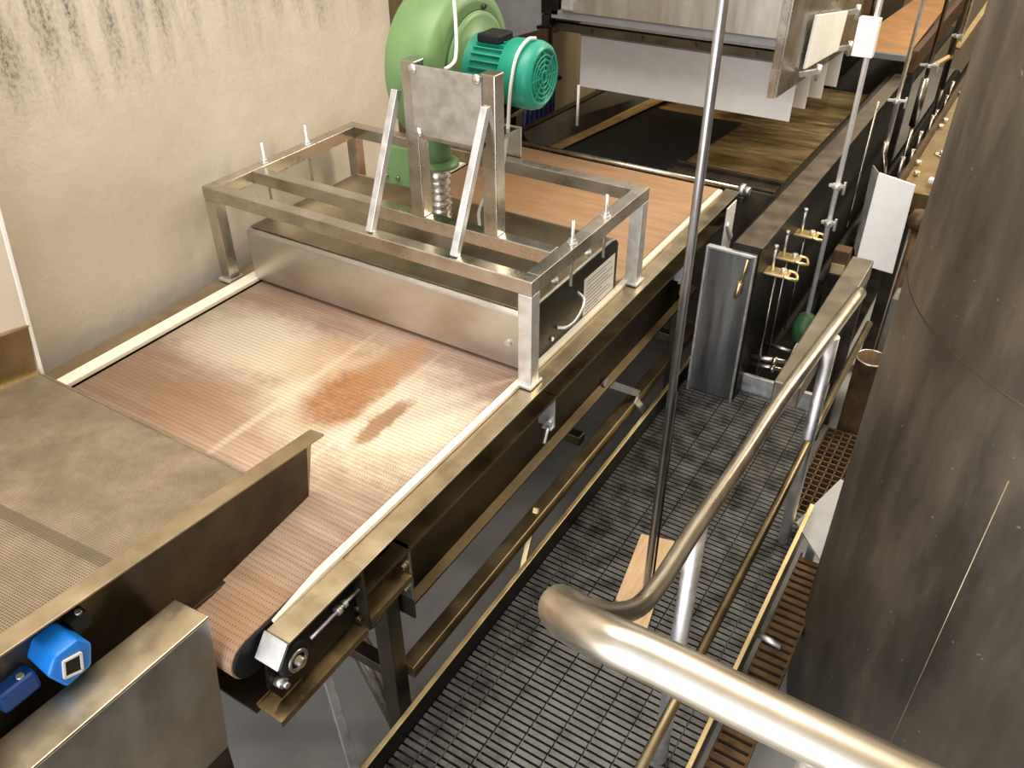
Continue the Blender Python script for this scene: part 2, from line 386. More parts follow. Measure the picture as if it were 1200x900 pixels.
# return tray under the rail: outward lip, stepping where the trays bolt together
def lip(y0, y1, ztop, zlip, mat, xin=-.045, xo=.026):
    m = MB(); m.box(xin - .004, xin, y0, y1, zlip, ztop)
    m.hexa([(xin, y0, zlip - .004), (xo, y0, zlip - .012), (xo, y1, zlip - .012), (xin, y1, zlip - .004), (xin, y0, zlip), (xo, y0, zlip - .008), (xo, y1, zlip - .008), (xin, y1, zlip)])
    m.box(xo - .003, xo, y0, y1, zlip - .03, zlip - .008)
    return m.build('drip_lip', mat, cv, .001)
lip(-1.160, -.850, -.195, -.205, 'gold_steel')
lip(-.835, -.665, -.10, -.185, 'gold_steel')
MB().box(-1.225, -.05, -1.165, -.66, -.232, -.224).build('drip_pan', 'dark_steel', cv)
m = MB(); m.box(-.05, .02, -.662, -.654, -.30, -.10); m.nut((0, -.662, -.17), .010, -.012, 'y'); m.nut((0, -.662, -.215), .010, -.012, 'y'); m.nut((0, -.662, -.26), .008, -.012, 'y')
m.build('tray_bracket', 'steel', cv, .001)
MB().prism([(-.05, -.10), (-.046, -.10), (-.046, -.372), (-.018, -.383), (-.018, -.392), (-.05, -.38)], 'y', -.652, 1.55).build('return_tray', 'tray_steel', cv, .001)
MB().box(-.05, .012, -.655, -.649, -.39, -.10).build('tray_end', 'dark_steel', cv)
for y in (.13, 1.30):
    m = MB(); m.box(-.046, .015, y, y + .006, -.235, -.10); m.box(-.02, .015, y - .02, y + .006, -.235, -.228); m.nut((0, y, -.21), .011, -.014, 'y'); m.tube([(0, y - .018, -.23), (.012, y - .06, -.26)], .007, 8)
    m.build('hanger_bracket', 'galv', cv, .001)
# floor frame: legs, long lower rails, cross members, braces
for (x, y) in ((-.052, -.70), (-1.31, -.70), (-.052, 1.45), (-1.31, 1.45)):
    MB().box(x - .028, x + .028, y - .028, y + .028, FL + .02, -.10).build('leg', 'dark_steel', cv, .003)
    MB().box(x - .05, x + .05, y - .05, y + .05, FL, FL + .02).build('foot_plate', 'dark_steel', cv, .002)
MB().box(-.052, -.002, -.67, 1.60, -.66, -.61).build('lower_rail', 'bronze_steel', cv, .003)
MB().box(-1.33, -1.28, -.67, 1.42, -.66, -.61).build('lower_rail', 'dark_steel', cv, .003)
for y in (-.70, .55, 1.45): MB().box(-1.28, -.080, y - .022, y + .022, -.64, -.595).build('cross_member', 'dark_steel', cv, .003)
MB().bar((-.40, -.70, -.36), (-.16, -.83, FL + .01), .03, .03).build('brace', 'galv', cv, .002)
MB().tube([(-.50, -.52, -.62), (-.14, -.62, FL + .04)], .038, 16).build('brace_tube', 'steel', cv)
MB().bar((-.03, .62, -.36), (-.01, .93, -.60), .03, .008, (1, 0, 0)).build('strut', 'galv', cv, .001)
MB().bar((-.03, .10, -.60), (.0, -.06, -.80), .018, .018).build('strut', 'brass', cv, .001)
MB().bar((.0, .88, -.60), (.015, .99, -.74), .03, .008, (1, 0, 0)).build('strut', 'galv', cv, .001)
# far end: cross bar and end bearing blocks
MB().tube([(-1.33, 1.865, -.005), (.045, 1.865, -.005)], .014, 14).build('cross_bar', 'steel', cv)
m = MB(); m.nut((.02, 1.865, -.005), .03, .02, 'x'); m.nut((.045, 1.865, -.005), .02, .02, 'x'); m.build('bar_nut', 'galv', cv)
MB().box(-.05, .05, 1.83, 1.90, -.06, -.026).build('end_block', 'dark_steel', cv, .004)
m = MB(); m.box(.030, .036, 1.66, 1.78, -.34, -.02); m.bar((.04, 1.68, -.10), (.04, 1.77, -.20), .01, .02); m.bar((.04, 1.68, -.22), (.04, 1.77, -.30), .01, .02)
m.build('chain_guard', 'white_plastic', cv, .002)

# ------------------------------------------------------------------ square tube frame over the belt, with the blower stand welded on
fr = thing('tube_frame', 'square tube steel frame straddling the belt with an upright blower stand', 'frame', (-.68, .41, 0))
T = .048; H = .375; W = 1.359; D = .814
for (x, y) in ((-T, 0), (-W, 0), (-T, D - T), (-W, D - T)):
    MB().box(x, x + T, y, y + T, .012, H - T).build('leg', 'galv' if x > -1 else 'steel', fr, .003)
    MB().box(x - .006, x + T + .006, y - .012, y + T + .012, .004, .014).build('foot', 'galv', fr, .002)
for (y0, nm) in ((0, 'cross_rail'), (.195, 'cross_rail'), (D - T, 'cross_rail')):
    MB().box(-W + (T if y0 == .195 else 0), -(T if y0 == .195 else 0), y0, y0 + T, H - T, H).build(nm, 'steel', fr, .003)
for x in (-W, -T): MB().box(x, x + T, T, D - T, H - T, H).build('side_rail', 'steel', fr, .003)
for x in (-1.335, -.024):
    for y in (.285, .515):
        m = MB(); m.tube([(x, y, .20 if x < -1 else .225), (x, y, H + .075)], .0055, 8)
        m.lathe([(.017, 0), (.017, .003)], (x, y, H), 'z', 14); m.nut((x, y, H + .003), .0125, .011); m.nut((x, y, H - T - .014), .0125, .011)
        m.build('threaded_stud', 'galv', fr)
# stand
for x in (-.575, -.292):
    m = MB(); m.box(x, x + .05, .195, .245, H, .868); m.build('upright', 'steel', fr, .003)
MB().box(-.535, -.285, .189, .195, .655, .862).build('stand_plate', 'plate_steel', fr, .001)
for (x, z) in ((-.525, .850), (-.300, .852), (-.52, .662), (-.296, .664)): MB().lathe([(.016, 0), (.013, -.004), (.004, -.006)], (x, .189, z), 'y', 14).build('weld_spot', 'foil', fr)
for x in (-.612, -.287): MB().bar((x + .004, .022, H), (x + .012, .198, .775), .024, .024, (1, 0, 0)).build('brace', 'galv', fr, .002)
MB().box(-.535, -.292, .196, .40, .640, .652).build('motor_shelf', 'steel', fr, .001)

# ------------------------------------------------------------------ air box hanging in the frame
ab = thing('air_box', 'low sheet steel air box hanging inside the tube frame just above the belt', 'air box', (-.65, .38, .02))
MB().prism([(.062, .012), (.70, .012), (.70, .195), (.685, .214), (.66, .22), (.09, .22), (.062, .205)], 'x', -1.245, -.058).build('body', 'steel_sheet', ab, .004)
MB().prism([(.064, .014), (.698, .014), (.698, .194), (.684, .212), (.658, .217), (.092, .217), (.064, .203)], 'x', -.058, -.053).build('end_panel', 'black_steel', ab, .001)  # right end blackened for the dark side it reflects
MB().prism([(.078, .2195), (.66, .2195), (.66, .2225), (.078, .2225)], 'x', -1.235, -.066).build('lid', 'lid_steel', ab, .001)
h = spline([(-.052, .255, .075), (-.022, .268, .080), (-.008, .30, .094), (-.008, .345, .118), (-.02, .375, .134), (-.052, .39, .142)], 8)
MB().tube(h, .006, 12).build('handle', 'galv', ab)
lb = MB().box(-.053, -.0515, .44, .675, .022, .165).build('rating_label', 'label', ab)
m = MB()
for k, z in enumerate((.148, .136, .118, .104, .090, .076, .060, .046, .034)):
    m.box(-.0515, -.0511, .455, .455 + (.19, .15, .20, .17, .205, .12, .18, .205, .10)[k], z - .002, z + .002)
m.build('printing', 'ink', lb)
for y in (.285, .515):
    m = MB(); m.nut((-.085, y, .222), .016, .012); m.tube([(-.085, y, .22), (-.085, y, .25)], .006, 8); m.build('lid_nut', 'galv', ab)
MB().nut((-.053, .22, .05), .008, .006, 'x').build('panel_screw', 'galv', ab)
MB().nut((-.12, .062, .10), .012, -.006, 'y').build('panel_screw', 'galv', ab)
m = MB(); m.box(-1.275, -1.240, .10, .14, .12, .13); m.tube([(-1.262, .10, .09), (-1.262, .10, .165)], .006, 8); m.lathe([(.012, 0), (.012, .02)], (-1.262, .10, .16), 'z', 10); m.lathe([(.012, 0), (.012, .02)], (-1.275, .10, .10), 'x', 10)
m.build('toggle_latch', 'galv', ab)

# ------------------------------------------------------------------ green blower with teal motor
bl = thing('blower', 'light green centrifugal blower with a teal motor bolted behind the steel stand', 'blower', (-.6, .5, .22))
AX, AZ = .5, .79
m = MB()
n = 56
def spir(a):      # radius of the scroll: grows round to the downward outlet
    k = ((a - math.radians(-70)) % (2 * PI)) / (2 * PI)
    return .212 + .05 * k
rings = []
for (x, inset) in ((-.700, .045), (-.697, .012), (-.685, 0), (-.545, 0), (-.525, .010), (-.512, .045)):
    rings.append([m.bm.verts.new((x, AX + (spir(k * 2 * PI / n) - inset) * math.cos(k * 2 * PI / n), AZ + (spir(k * 2 * PI / n) - inset) * math.sin(k * 2 * PI / n))) for k in range(n)])
for A, B in zip(rings, rings[1:]):
    for k in range(n):
        f = m.bm.faces.new([A[k], A[(k + 1) % n], B[(k + 1) % n], B[k]]); f.smooth = True
m.bm.faces.new(rings[0][::-1]); m.bm.faces.new(rings[-1])
vol = m.build('scroll_casing', 'green_paint', bl)
MB().lathe([(.165, 0), (.165, .008), (.150, .014), (.06, .018), (.06, .02)], (-.512, AX, AZ), 'x', 48).build('cover_plate', 'green_paint', vol)
MB().tube([(-.5105, AX + .168 * math.cos(k * PI / 32), AZ + .168 * math.sin(k * PI / 32)) for k in range(65)], .0028, 6).build('cover_groove_shade', 'dark_green', vol)  # dark ring standing in for shade in the cover's groove
for a in (.35, 1.3): MB().nut((-.508, AX + .176 * math.cos(a), AZ + .176 * math.sin(a)), .008, .008, 'x').build('cover_bolt', 'dark_steel', vol)
m = MB(); m.lathe([(.062, .20), (.058, .14), (.048, .06), (.046, 0)], (-.685, .50, .435), 'z', 24); m.build('outlet_neck', 'green_paint', bl)
m = MB(); m.lathe([(.076, 0), (.076, .014), (.054, .022)], (-.685, .50, .424), 'z', 24)
m.build('flange', 'green_paint', bl)
m = MB(); prof2 = []
for k in range(22):
    prof2.append((.040 + .006 * math.sin(k * 2.3) + random.uniform(-.002, .002), k * .0098))
m.lathe(prof2, (-.685, .50, .221), 'z', 22); m.build('taped_pipe', 'foil', bl)
m = MB(); m.box(-.86, -.70, .40, .412, .36, .50); m.box(-.86, -.80, .412, .50, .36, .372)
m.build('side_lug', 'green_paint', bl, .002)
for q in ((-.84, .40, .385), (-.84, .40, .47), (-.79, .40, .385)): MB().nut(q, .009, -.008, 'y').build('lug_bolt', 'steel', bl)
mo = MB()
nf = 40; 
mo.lathe([(.05, -.512), (.105, -.508), (.105, -.494), (.078, -.486), (.078, -.355), (.05, -.355)], (0, AX, AZ), 'x', 40)
for k in range(26):
    a = k * 2 * PI / 26
    mo.bar((-.484, AX + .083 * math.cos(a), AZ + .083 * math.sin(a)), (-.36, AX + .083 * math.cos(a), AZ + .083 * math.sin(a)), .004, .016, (0, math.cos(a), math.sin(a)))
mot = mo.build('motor', 'teal_paint', bl)
MB().lathe([(.094, -.372), (.103, -.366), (.104, -.285), (.098, -.266), (.086, -.256), (.080, -.254), (.078, -.258), (.076, -.262)], (0, AX, AZ), 'x', 44).build('fan_cover', 'teal_paint', mot)
gr = MB()
for r in (.018, .034, .050, .064): gr.tube([(-.257, AX + r * math.cos(k * PI / 16), AZ + r * math.sin(k * PI / 16)) for k in range(33)], .0028, 6)
for k in range(8):
    a = k * PI / 4; gr.bar((-.257, AX + .010 * math.cos(a), AZ + .010 * math.sin(a)), (-.257, AX + .076 * math.cos(a), AZ + .076 * math.sin(a)), .005, .003, (1, 0, 0))
gr.build('fan_grille', 'teal_paint', mot)
MB().lathe([(.075, -.266), (.0, -.264)], (0, AX, AZ), 'x', 30).build('fan', 'black_rubber', mot)
MB().box(-.475, -.395, .455, .545, AZ + .085, AZ + .112).build('terminal_box', 'black_rubber', mot, .006)
m = MB(); m.box(-.47, -.37, .42, .44, AZ - .128, AZ - .07); m.box(-.47, -.37, .56, .58, AZ - .128, AZ - .07); m.box(-.48, -.36, .38, .60, AZ - .138, AZ - .126)
m.build('motor_foot', 'dark_steel', mot, .002)

tag(MB().tube(spline([(-.52, .36, 2.2), (-.508, .36, 1.5), (-.498, .37, 1.10), (-.484, .36, .93), (-.468, .33, .862), (-.462, .30, .845), (-.462, .262, .84)], 10), .0055, 10).build('hanging_cable', 'white_cable'),
    'white cable dropping straight down in front of the green casing behind the stand plate', 'cable')
tag(MB().tube(spline([(-.29, .50, AZ + .110), (-.295, .46, AZ + .112), (-.302, .41, AZ + .075), (-.306, .385, AZ), (-.312, .382, AZ - .07), (-.318, .385, .66), (-.33, .39, .60), (-.36, .41, .50), (-.44, .46, .40), (-.5, .48, .30), (-.5, .48, .229)], 8), .0055, 10).build('motor_cable', 'white_cable'),
    'white cable looped over the teal motor and hanging below it', 'cable')
sp = MB(); sp.box(-.655, -.535, .825, .830, .30, .49); sp.box(-.655, -.535, .83, .86, .30, .305)
tag(sp.build('backing_sheet', 'steel_sheet', None, .006), 'small grey steel sheet standing on the back rail under the teal motor', 'sheet')

# ------------------------------------------------------------------ infeed chute (bottom left): perforated tray sloping down to the belt
fd = thing('infeed_chute', 'perforated steel chute with folded side walls feeding onto the belt', 'chute', (-.86, -.79, .055))
U = Vector((-.081, .984, -.162)).normalized()         # downstream
XR = Vector((1, 0, 0)); XR = (XR - U * XR.dot(U)).normalized(); UP = XR.cross(U).normalized()
O = Vector((-.86, -.79, .055))
def F(a, b, c): return O + XR * a + U * b + UP * c     # across, along (0 = discharge edge), up
def slab(a0, a1, b0, b1, c0, c1): return MB().hexa([F(a, b, c) for c in (c0, c1) for a, b in ((a0, b0), (a1, b0), (a1, b1), (a0, b1))])
# tray is built in its own axes so that its perforation follows the slope
me = MB().hexa([(-.455, -1.6, -.006), (.60, -1.6, -.006), (.60, -.040, -.006), (-.455, .048, -.006), (-.455, -1.6, 0), (.60, -1.6, 0), (.60, -.040, 0), (-.455, .048, 0)])
tray = me.build('tray', 'chute'); tray.parent = fd
tray.matrix_local = Matrix((( XR.x, U.x, UP.x, 0), (XR.y, U.y, UP.y, 0), (XR.z, U.z, UP.z, 0), (0, 0, 0, 1)))
MB().hexa([F(a, b, c) for c in (-.018, .003) for a, b in ((-.455, .044), (.59, -.042), (.59, -.034), (-.455, .052))]).build('discharge_edge', 'steel', fd, .001)
mm = MB()
P0 = [(.60, -.10), (.605, -.10), (.605, .145), (.645, .145), (.645, .150), (.60, .150)]
A = [F(a, -1.6, c) for a, c in P0]
B = [F(a, .055 if c > .1 else .03, c) for a, c in P0]
va = [mm.bm.verts.new(p) for p in A]; vb = [mm.bm.verts.new(p) for p in B]
mm.bm.faces.new(va); mm.bm.faces.new(vb[::-1])
for i in range(6): mm.bm.faces.new([va[i], vb[i], vb[(i + 1) % 6], va[(i + 1) % 6]])
mm.build('side_wall', 'tan_steel', fd, .001)
slab(.6055, .6075, -1.6, .03, -.10, .143).build('wall_shade', 'dark_steel', fd)  # dark skin puts the outward face's shade into the colour
slab(.604, .620, -1.6, -.02, -.103, -.095).build('bottom_fold', 'dark_steel', fd, .002)
slab(-.46, -.455, -1.6, .05, -.02, .155).build('side_guard', 'bronze_steel', fd, .001)
slab(-.475, -.450, -1.6, .05, .153, .158).build('guard_fold', 'tan_steel', fd, .001)
MB().hexa([F(a, b, c) for c in (.0, .006) for a, b in ((-.455, -1.6), (-.445, -1.6), (-.445, .048), (-.455, .048))]).build('guard_fillet', 'brass', fd)
slab(-.40, .40, -.30, -.24, -.16, -.006).build('tray_support', 'dark_steel', fd, .002)
for a in (-.42, .50): MB().box(*(lambda p: (p.x - .025, p.x + .025, p.y - .025, p.y + .025, FL, p.z))(F(a, -.95, -.006))).build('leg', 'dark_steel', fd, .003)

spp = thing('splash_panel', 'cream splash board with a white front edge standing behind the chute by the wall', 'panel', (-1.33, -1.2, .02))
MB().hexa([(-1.332, -2.6, .02), (-1.322, -2.6, .02), (-1.322, -.772, .02), (-1.332, -.772, .02), (-1.332, -2.6, 1.3), (-1.322, -2.6, 1.3), (-1.322, -.640, 1.3), (-1.332, -.640, 1.3)]).build('sheet', 'cream_board', spp)
MB().bar((-1.322, -.766, .03), (-1.322, -.634, 1.3), .011, .012, (0, 1, 0)).build('edge_strip', 'white_plastic', spp, .002)

# blue drive housing hooked under the chute wall
bd = thing('plug_housing', 'bright blue plastic housing with a square open end under the chute wall', 'housing', (-.205, -1.44, .21))
hc = Vector((0, -1.440, .232)); tilt = .16
def G(x, a, d): return Vector((x, hc.y + a, hc.z + d - tilt * (x + .205)))
hexo = [(-.044, .012), (-.020, .042), (.026, .042), (.046, .010), (.030, -.038), (-.024, -.042)]
m = MB()
A = [m.bm.verts.new(G(-.200, a * .92, d * .92)) for a, d in hexo]; B = [m.bm.verts.new(G(-.128, a, d)) for a, d in hexo]
m.bm.faces.new(A); m.bm.faces.new(B[::-1])
for i in range(6): m.bm.faces.new([A[i], B[i], B[(i + 1) % 6], A[(i + 1) % 6]])
m.build('body', 'blue_plastic', bd, .006)
sq = [(-.022, -.012), (-.012, .024), (.020, .014), (.010, -.026)]
m = MB()
for (p, q) in zip(sq, sq[1:] + sq[:1]): m.bar(G(-.126, *p), G(-.126, *q), .004, .006, (1, 0, 0))
m.build('square_rim', 'label', bd)
MB().hexa([G(-.1275, a * .9, d * .9) for a, d in sq] + [G(-.1262, a * .9, d * .9) for a, d in sq]).build('socket', 'black_rubber', bd)
MB().box(-.200, -.158, -1.56, -1.487, .19, .235).build('rear_cap', 'navy_plastic', bd, .008)
MB().lathe([(.007, 0), (.007, .006)], (-.170, -1.51, .234), 'z', 8).build('screw', 'galv', bd)
MB().lathe([(.007, 0), (.007, .006)], (-.180, -1.375, .262), 'z', 8).build('screw', 'galv', bd)
MB().box(-.200, -.170, -1.40, -1.362, .225, .262).build('mounting_tab', 'black_rubber', bd, .002)

# steel cover channel at the bottom left
cc = thing('cover_channel', 'folded sheet steel cover with a flat tan top in front of the chute', 'cover', (-.12, -1.7, FL))
m = MB()
m.hexa([(-.140, -1.212, .156), (-.046, -1.204, .156), (-.075, -2.6, .156), (-.19, -2.6, .156), (-.140, -1.212, .162), (-.046, -1.204, .162), (-.075, -2.6, .162), (-.19, -2.6, .162)])
m.build('top_flange', 'tan_steel', cc, .002)
m = MB(); m.hexa([(-.132, -1.215, -.36), (-.126, -1.215, -.36), (-.155, -2.6, -.36), (-.161, -2.6, -.36), (-.052, -1.208, .156), (-.046, -1.206, .156), (-.075, -2.6, .156), (-.081, -2.6, .156)])
m.build('outer_face', 'steel_sheet', cc, .001)
m = MB(); m.hexa([(-.245, -1.222, -.45), (-.140, -1.222, -.45), (-.140, -1.216, -.45), (-.245, -1.216, -.45), (-.140, -1.218, .156), (-.052, -1.212, .156), (-.052, -1.206, .156), (-.140, -1.212, .156)])
m.build('end_face', 'steel_sheet', cc, .001)
m = MB(); m.hexa([(-.185, -1.222, FL), (-.16, -1.222, FL), (-.19, -2.6, FL), (-.215, -2.6, FL), (-.150, -1.222, -.35), (-.126, -1.216, -.35), (-.155, -2.6, -.35), (-.18, -2.6, -.35)])
m.build('lower_skirt', 'dark_steel', cc, .001)
m = MB(); m.hexa([(-.24, -1.214, .0), (-.236, -1.214, .0), (-.28, -2.6, .0), (-.284, -2.6, .0), (-.142, -1.212, .156), (-.138, -1.212, .156), (-.186, -2.6, .156), (-.19, -2.6, .156)]); m.build('inner_face', 'tan_steel', cc)

# ------------------------------------------------------------------ walkway platform
pf = thing('walkway', 'raised steel grating walkway with upturned edge plates beside the conveyor', 'walkway', (.42, 0, FL))
GZ = -.755
m = MB()
x0, x1 = .052, .800; y = -2.2
edges = [.118, .176, .262, .348, .434, .520, .606, .692, .742]
while y < 1.40:
    a = x0; xe = x1 if y < .74 else .695
    for e in [q for q in edges if q < xe] + [xe]:
        m.hexa([(a, y + .002, GZ - .024), (e - .0045, y + .002, GZ - .024), (e - .0045, y + .012, GZ - .024), (a, y + .012, GZ - .024), (a, y, GZ - .003), (e - .0045, y, GZ - .003), (e - .0045, y + .0150, GZ), (a, y + .0150, GZ)]); a = e
    y += .0240
m.build('grating', 'grating_steel', pf)
m = MB()
for x in edges: m.box(x - .0045, x - .0003, -2.2, 1.405 if x < .69 else .74, GZ - .030, GZ - .012)
for x in (.116, .174, .740): m.box(x - .0015, x + .0015, -2.2, 1.405 if x < .69 else .74, GZ - .01, GZ + .001)
m.build('grating_bars', 'grating_steel', pf)
MB().box(.040, .050, -2.2, 1.412, GZ - .06, -.676).build('edge_plate', 'black_steel', pf, .001)  # black colour carries the shade of the plate's face
MB().box(.036, .051, -2.2, 1.412, -.676, -.670).build('edge_glint', 'brass', pf, .001)  # warm glint along the plate's top, put in as a bright strip
MB().box(.802, .809, -2.2, .72, GZ - .06, -.676).build('edge_plate', 'bronze_steel', pf, .001)
MB().box(.798, .812, -2.2, .72, -.676, -.670).build('edge_glint', 'brass', pf, .001)
for p_ in (0,): MB().box(.036, .62, 1.404, 1.422, -.672, -.667).build('end_cap', 'galv', pf, .001)
MB().box(.040, .62, 1.406, 1.418, GZ - .06, -.672).build('end_plate', 'galv', pf, .001)
for (x, y) in ((.08, -1.0), (.76, -1.0), (.08, 1.32), (.66, 1.32), (.08, .2), (.76, .2)):
    MB().box(x - .02, x + .02, y - .02, y + .02, FL, GZ - .03).build('leg', 'dark_steel', pf, .002)
for y in (-1.0, .2, 1.32): MB().box(.06, .79 if y < 1 else .69, y - .015, y + .015, GZ - .07, GZ - .031).build('bearer', 'dark_steel', pf, .002)

bd2 = MB(); bd2.hexa([(.298, .315, GZ), (.352, -.01, GZ), (.505, -.115, GZ), (.418, .345, GZ), (.298, .315, GZ + .012), (.352, -.01, GZ + .012), (.505, -.115, GZ + .012), (.418, .345, GZ + .012)])
tag(bd2.build('plywood_board', 'wood', None, .002), 'bare plywood offcut lying on the grating under the long rod', 'board')
rd = thing('support_rod', 'tall grey steel rod rising from the plywood board past the conveyor', 'rod', (.421, .088, GZ + .012))
MB().tube([(.421, .088, GZ + .012), (.421, .088, 2.3)], .0125, 18).build('shaft', 'rod_steel', rd)
MB().tube([(.443, .082, GZ + .012), (.437, .086, .10)], .004, 8).build('tie_wire', 'black_steel', rd)

# ------------------------------------------------------------------ handrail
hr = thing('handrail', 'bent round tube handrail with posts looping along the right edge of the walkway', 'handrail', (.74, -.2, GZ))
TR = .0205
path = spline([(.757, .86, .150), (.735, .335, .178), (.722, .067, .180), (.717, -.195, .180), (.706, -.47, .180), (.705, -.60, .183), (.706, -.68, .192), (.703, -.77, .218), (.696, -.861, .287), (.695, -.983, .418), (.731, -1.139, .618), (.774, -1.251, .763), (.815, -1.335, .862), (.856, -1.385, .923), (.900, -1.408, .955), (.955, -1.412, .962), (1.05, -1.410, .958), (1.3, -1.404, .950), (1.75, -1.400, .945)], 10)
MB().tube(path, TR, 24).build('top_rail', 'tube_steel', hr)
MB().tube([(.712, -.462, GZ), (.706, -.455, .17)], .022, 20).build('post', 'galv', hr)
MB().tube([(.757, .57, GZ), (.752, .54, .15)], .0205, 20).build('post', 'galv', hr)
MB().tube([(.757, 1.42, -.262), (.757, .56, -.265), (.762, .2, -.265), (.763, -.44, -.265), (.763, -.88, -.265)], .0135, 16).build('mid_rail', 'bronze_steel', hr)
MB().tube([(1.085, -1.415, GZ + .0), (1.085, -1.410, .94)], .020, 20).build('post', 'galv', hr)
MB().box(.655, .732, .30, 1.24, .02, .095).build('flat_rail', 'flat_steel', hr, .004)
MB().box(.66, .69, 1.14, 1.17, GZ, .02).build('flat_rail_post', 'dark_steel', hr, .003)

# ------------------------------------------------------------------ tank on the right
tk = thing('storage_tank', 'large brown weathered upright steel tank at the right edge', 'tank', (1.61, .42, FL))
R0 = .70
dh = Vector((math.sin(math.radians(-4.15)), math.cos(math.radians(-4.15)), 0)); nn = Vector((dh.y, -dh.x, 0))
tc_ = Vector((1.0703, -1.832, 0)) + dh * 2.2 + nn * R0
MB().lathe([(R0 - .02, FL + .0), (R0, FL + .02), (R0, 2.3), (.4, 2.45), (.0, 2.48)], (tc_.x, tc_.y, 0), 'z', 160).build('shell', 'tank', tk)
MB().tube([(tc_.x + (R0 + .0005) * math.cos(a), tc_.y + (R0 + .0005) * math.sin(a), .53) for a in [k * 2 * PI / 120 for k in range(121)]], .0013, 8, False).build('weld_seam', 'dark_steel', tk)
a = math.radians(239.5)
MB().tube([(tc_.x + R0 * math.cos(a), tc_.y + R0 * math.sin(a), FL + .02), (tc_.x + R0 * math.cos(a), tc_.y + R0 * math.sin(a), .36)], .0014, 8).build('vertical_seam', 'tan_steel', tk)

# things between walkway and tank
sg = MB()
for k in range(34): sg.box(.830, .935, -.62 + k * .034, -.62 + k * .034 + .02, GZ - .02, GZ + .0)
sg.box(.830, .836, -.62, .55, GZ - .05, GZ - .005); sg.box(.928, .934, -.62, .55, GZ - .05, GZ - .005)
for y in (-.6, .5): sg.box(.832, .840, y, y + .02, FL, GZ - .02); sg.box(.925, .933, y, y + .02, FL, GZ - .02)
tag(sg.build('slatted_grille', 'rust_steel'), 'narrow rusty slatted grille between the walkway edge and the tank', 'grille')
rg = MB()
for k in range(18): rg.box(.715, .92, .78 + k * .034, .786 + k * .034, -.80, -.775)
for k in range(7): rg.box(.715 + k * .033, .721 + k * .033, .78, 1.364, -.80, -.775)
for (x, y) in ((.725, .79), (.91, .79), (.725, 1.35), (.91, 1.35)): rg.box(x - .008, x + .008, y - .008, y + .008, FL, -.80)
tag(rg.build('open_grating', 'rust_steel'), 'small rusty open mesh grating at the foot of the tank', 'grating')
bp = MB(); bp.hexa([(.775, .64, -.72), (.90, .50, -.72), (.89, .955, -.72), (.855, .97, -.72), (.775, .64, -.712), (.90, .50, -.712), (.89, .955, -.712), (.855, .97, -.712)])
bp.box(.84, .87, .60, .63, FL, -.72)
tag(bp.build('sheet_offcut', 'grey_sheet'), 'pale triangular sheet metal plate wedged between post and tank', 'sheet')
gp = thing('grey_cabinet', 'plain grey green steel cabinet low behind the round drum beside the tank', 'cabinet', (.86, 1.95, FL))
MB().box(.785, .935, 1.76, 2.25, FL + .05, -.30).build('body', 'cabinet_steel', gp, .006)
MB().box(.80, .92, 1.78, 2.23, FL, FL + .05).build('plinth', 'black_steel', gp)
bk = thing('round_drum', 'open round steel drum standing beside the tank behind the handrail', 'drum', (.80, 1.48, FL))
MB().lathe([(.055, FL), (.062, FL + .02), (.062, -.46), (.066, -.452), (.058, -.450), (.056, -.60), (0, -.60)], (.80, 1.48, 0), 'z', 28).build('body', 'rust_steel', bk)
MB().tube([(.80 + .063 * math.cos(k * PI / 16), 1.48 + .063 * math.sin(k * PI / 16), -.45) for k in range(33)], .004, 8).build('rim', 'steel', bk)
tag(MB().tube([(.812, .10, -.745), (.895, .09, -.745)], .011, 12).build('pipe_stub', 'galv'), 'short bright pipe stub across the rusty slats', 'pipe')

# ------------------------------------------------------------------ cooking trough beyond the conveyor
ct = thing('cooking_trough', 'long dark steel trough with golden reflections coloured into its bed behind the conveyor end', 'trough', (-.4, 3.2, FL))
YE = 4.16
MB().hexa([(.18, 1.31, -.84), (.30, 1.31, -.84), (.30, YE, -.84), (.20, YE, -.84), (.18, 1.31, -.004), (.30, 1.31, -.004), (.30, YE, -.004), (.20, YE, -.004)]).build('side_wall', 'black_steel', ct, .004)
MB().hexa([(.190, 1.315, -.004), (.305, 1.315, -.004), (.312, YE, -.004), (.235, YE, -.004), (.190, 1.315, .004), (.305, 1.315, .004), (.312, YE, .004), (.235, YE, .004)]).build('rim', 'rim_steel', ct, .002)
MB().box(.085, .288, 1.300, 1.308, -.84, -.04).build('front_panel', 'front_steel', ct, .001)
m = MB(); m.box(.085, .290, 1.285, 1.308, -.04, -.026); m.box(.080, .092, 1.285, 1.308, -.84, -.03); m.box(.284, .292, 1.285, 1.308, -.84, -.026); m.build('panel_frame', 'galv', ct, .003)
MB().hexa([(-1.25, 1.95, .02), (-1.21, 1.95, .02), (-1.12, YE, .0), (-1.16, YE, .0), (-1.25, 1.95, .026), (-1.21, 1.95, .026), (-1.12, YE, .006), (-1.16, YE, .006)]).build('rim', 'dark_steel', ct)
MB().hexa([(-1.21, 1.95, .018), (-1.205, 1.95, .018), (-1.095, 1.95, -.098), (-1.10, 1.95, -.104), (-1.12, YE, -.0), (-1.115, YE, -.0), (-.89, YE, -.148), (-.895, YE, -.154)]).build('sloped_side', 'dark_steel', ct)
MB().hexa([(-1.135, 1.96, -.075), (-1.06, 1.96, -.086), (-.86, YE, -.136), (-.935, YE, -.110), (-1.135, 1.96, -.070), (-1.06, 1.96, -.081), (-.86, YE, -.131), (-.935, YE, -.105)]).build('edge_strip', 'gold_steel', ct)
MB().hexa([(.10, 1.95, -.104), (.18, 1.95, -.01), (.185, 1.95, -.01), (.105, 1.95, -.10), (.10, YE, -.154), (.20, YE, -.01), (.205, YE, -.01), (.105, YE, -.150)]).build('sloped_side', 'dark_steel', ct)
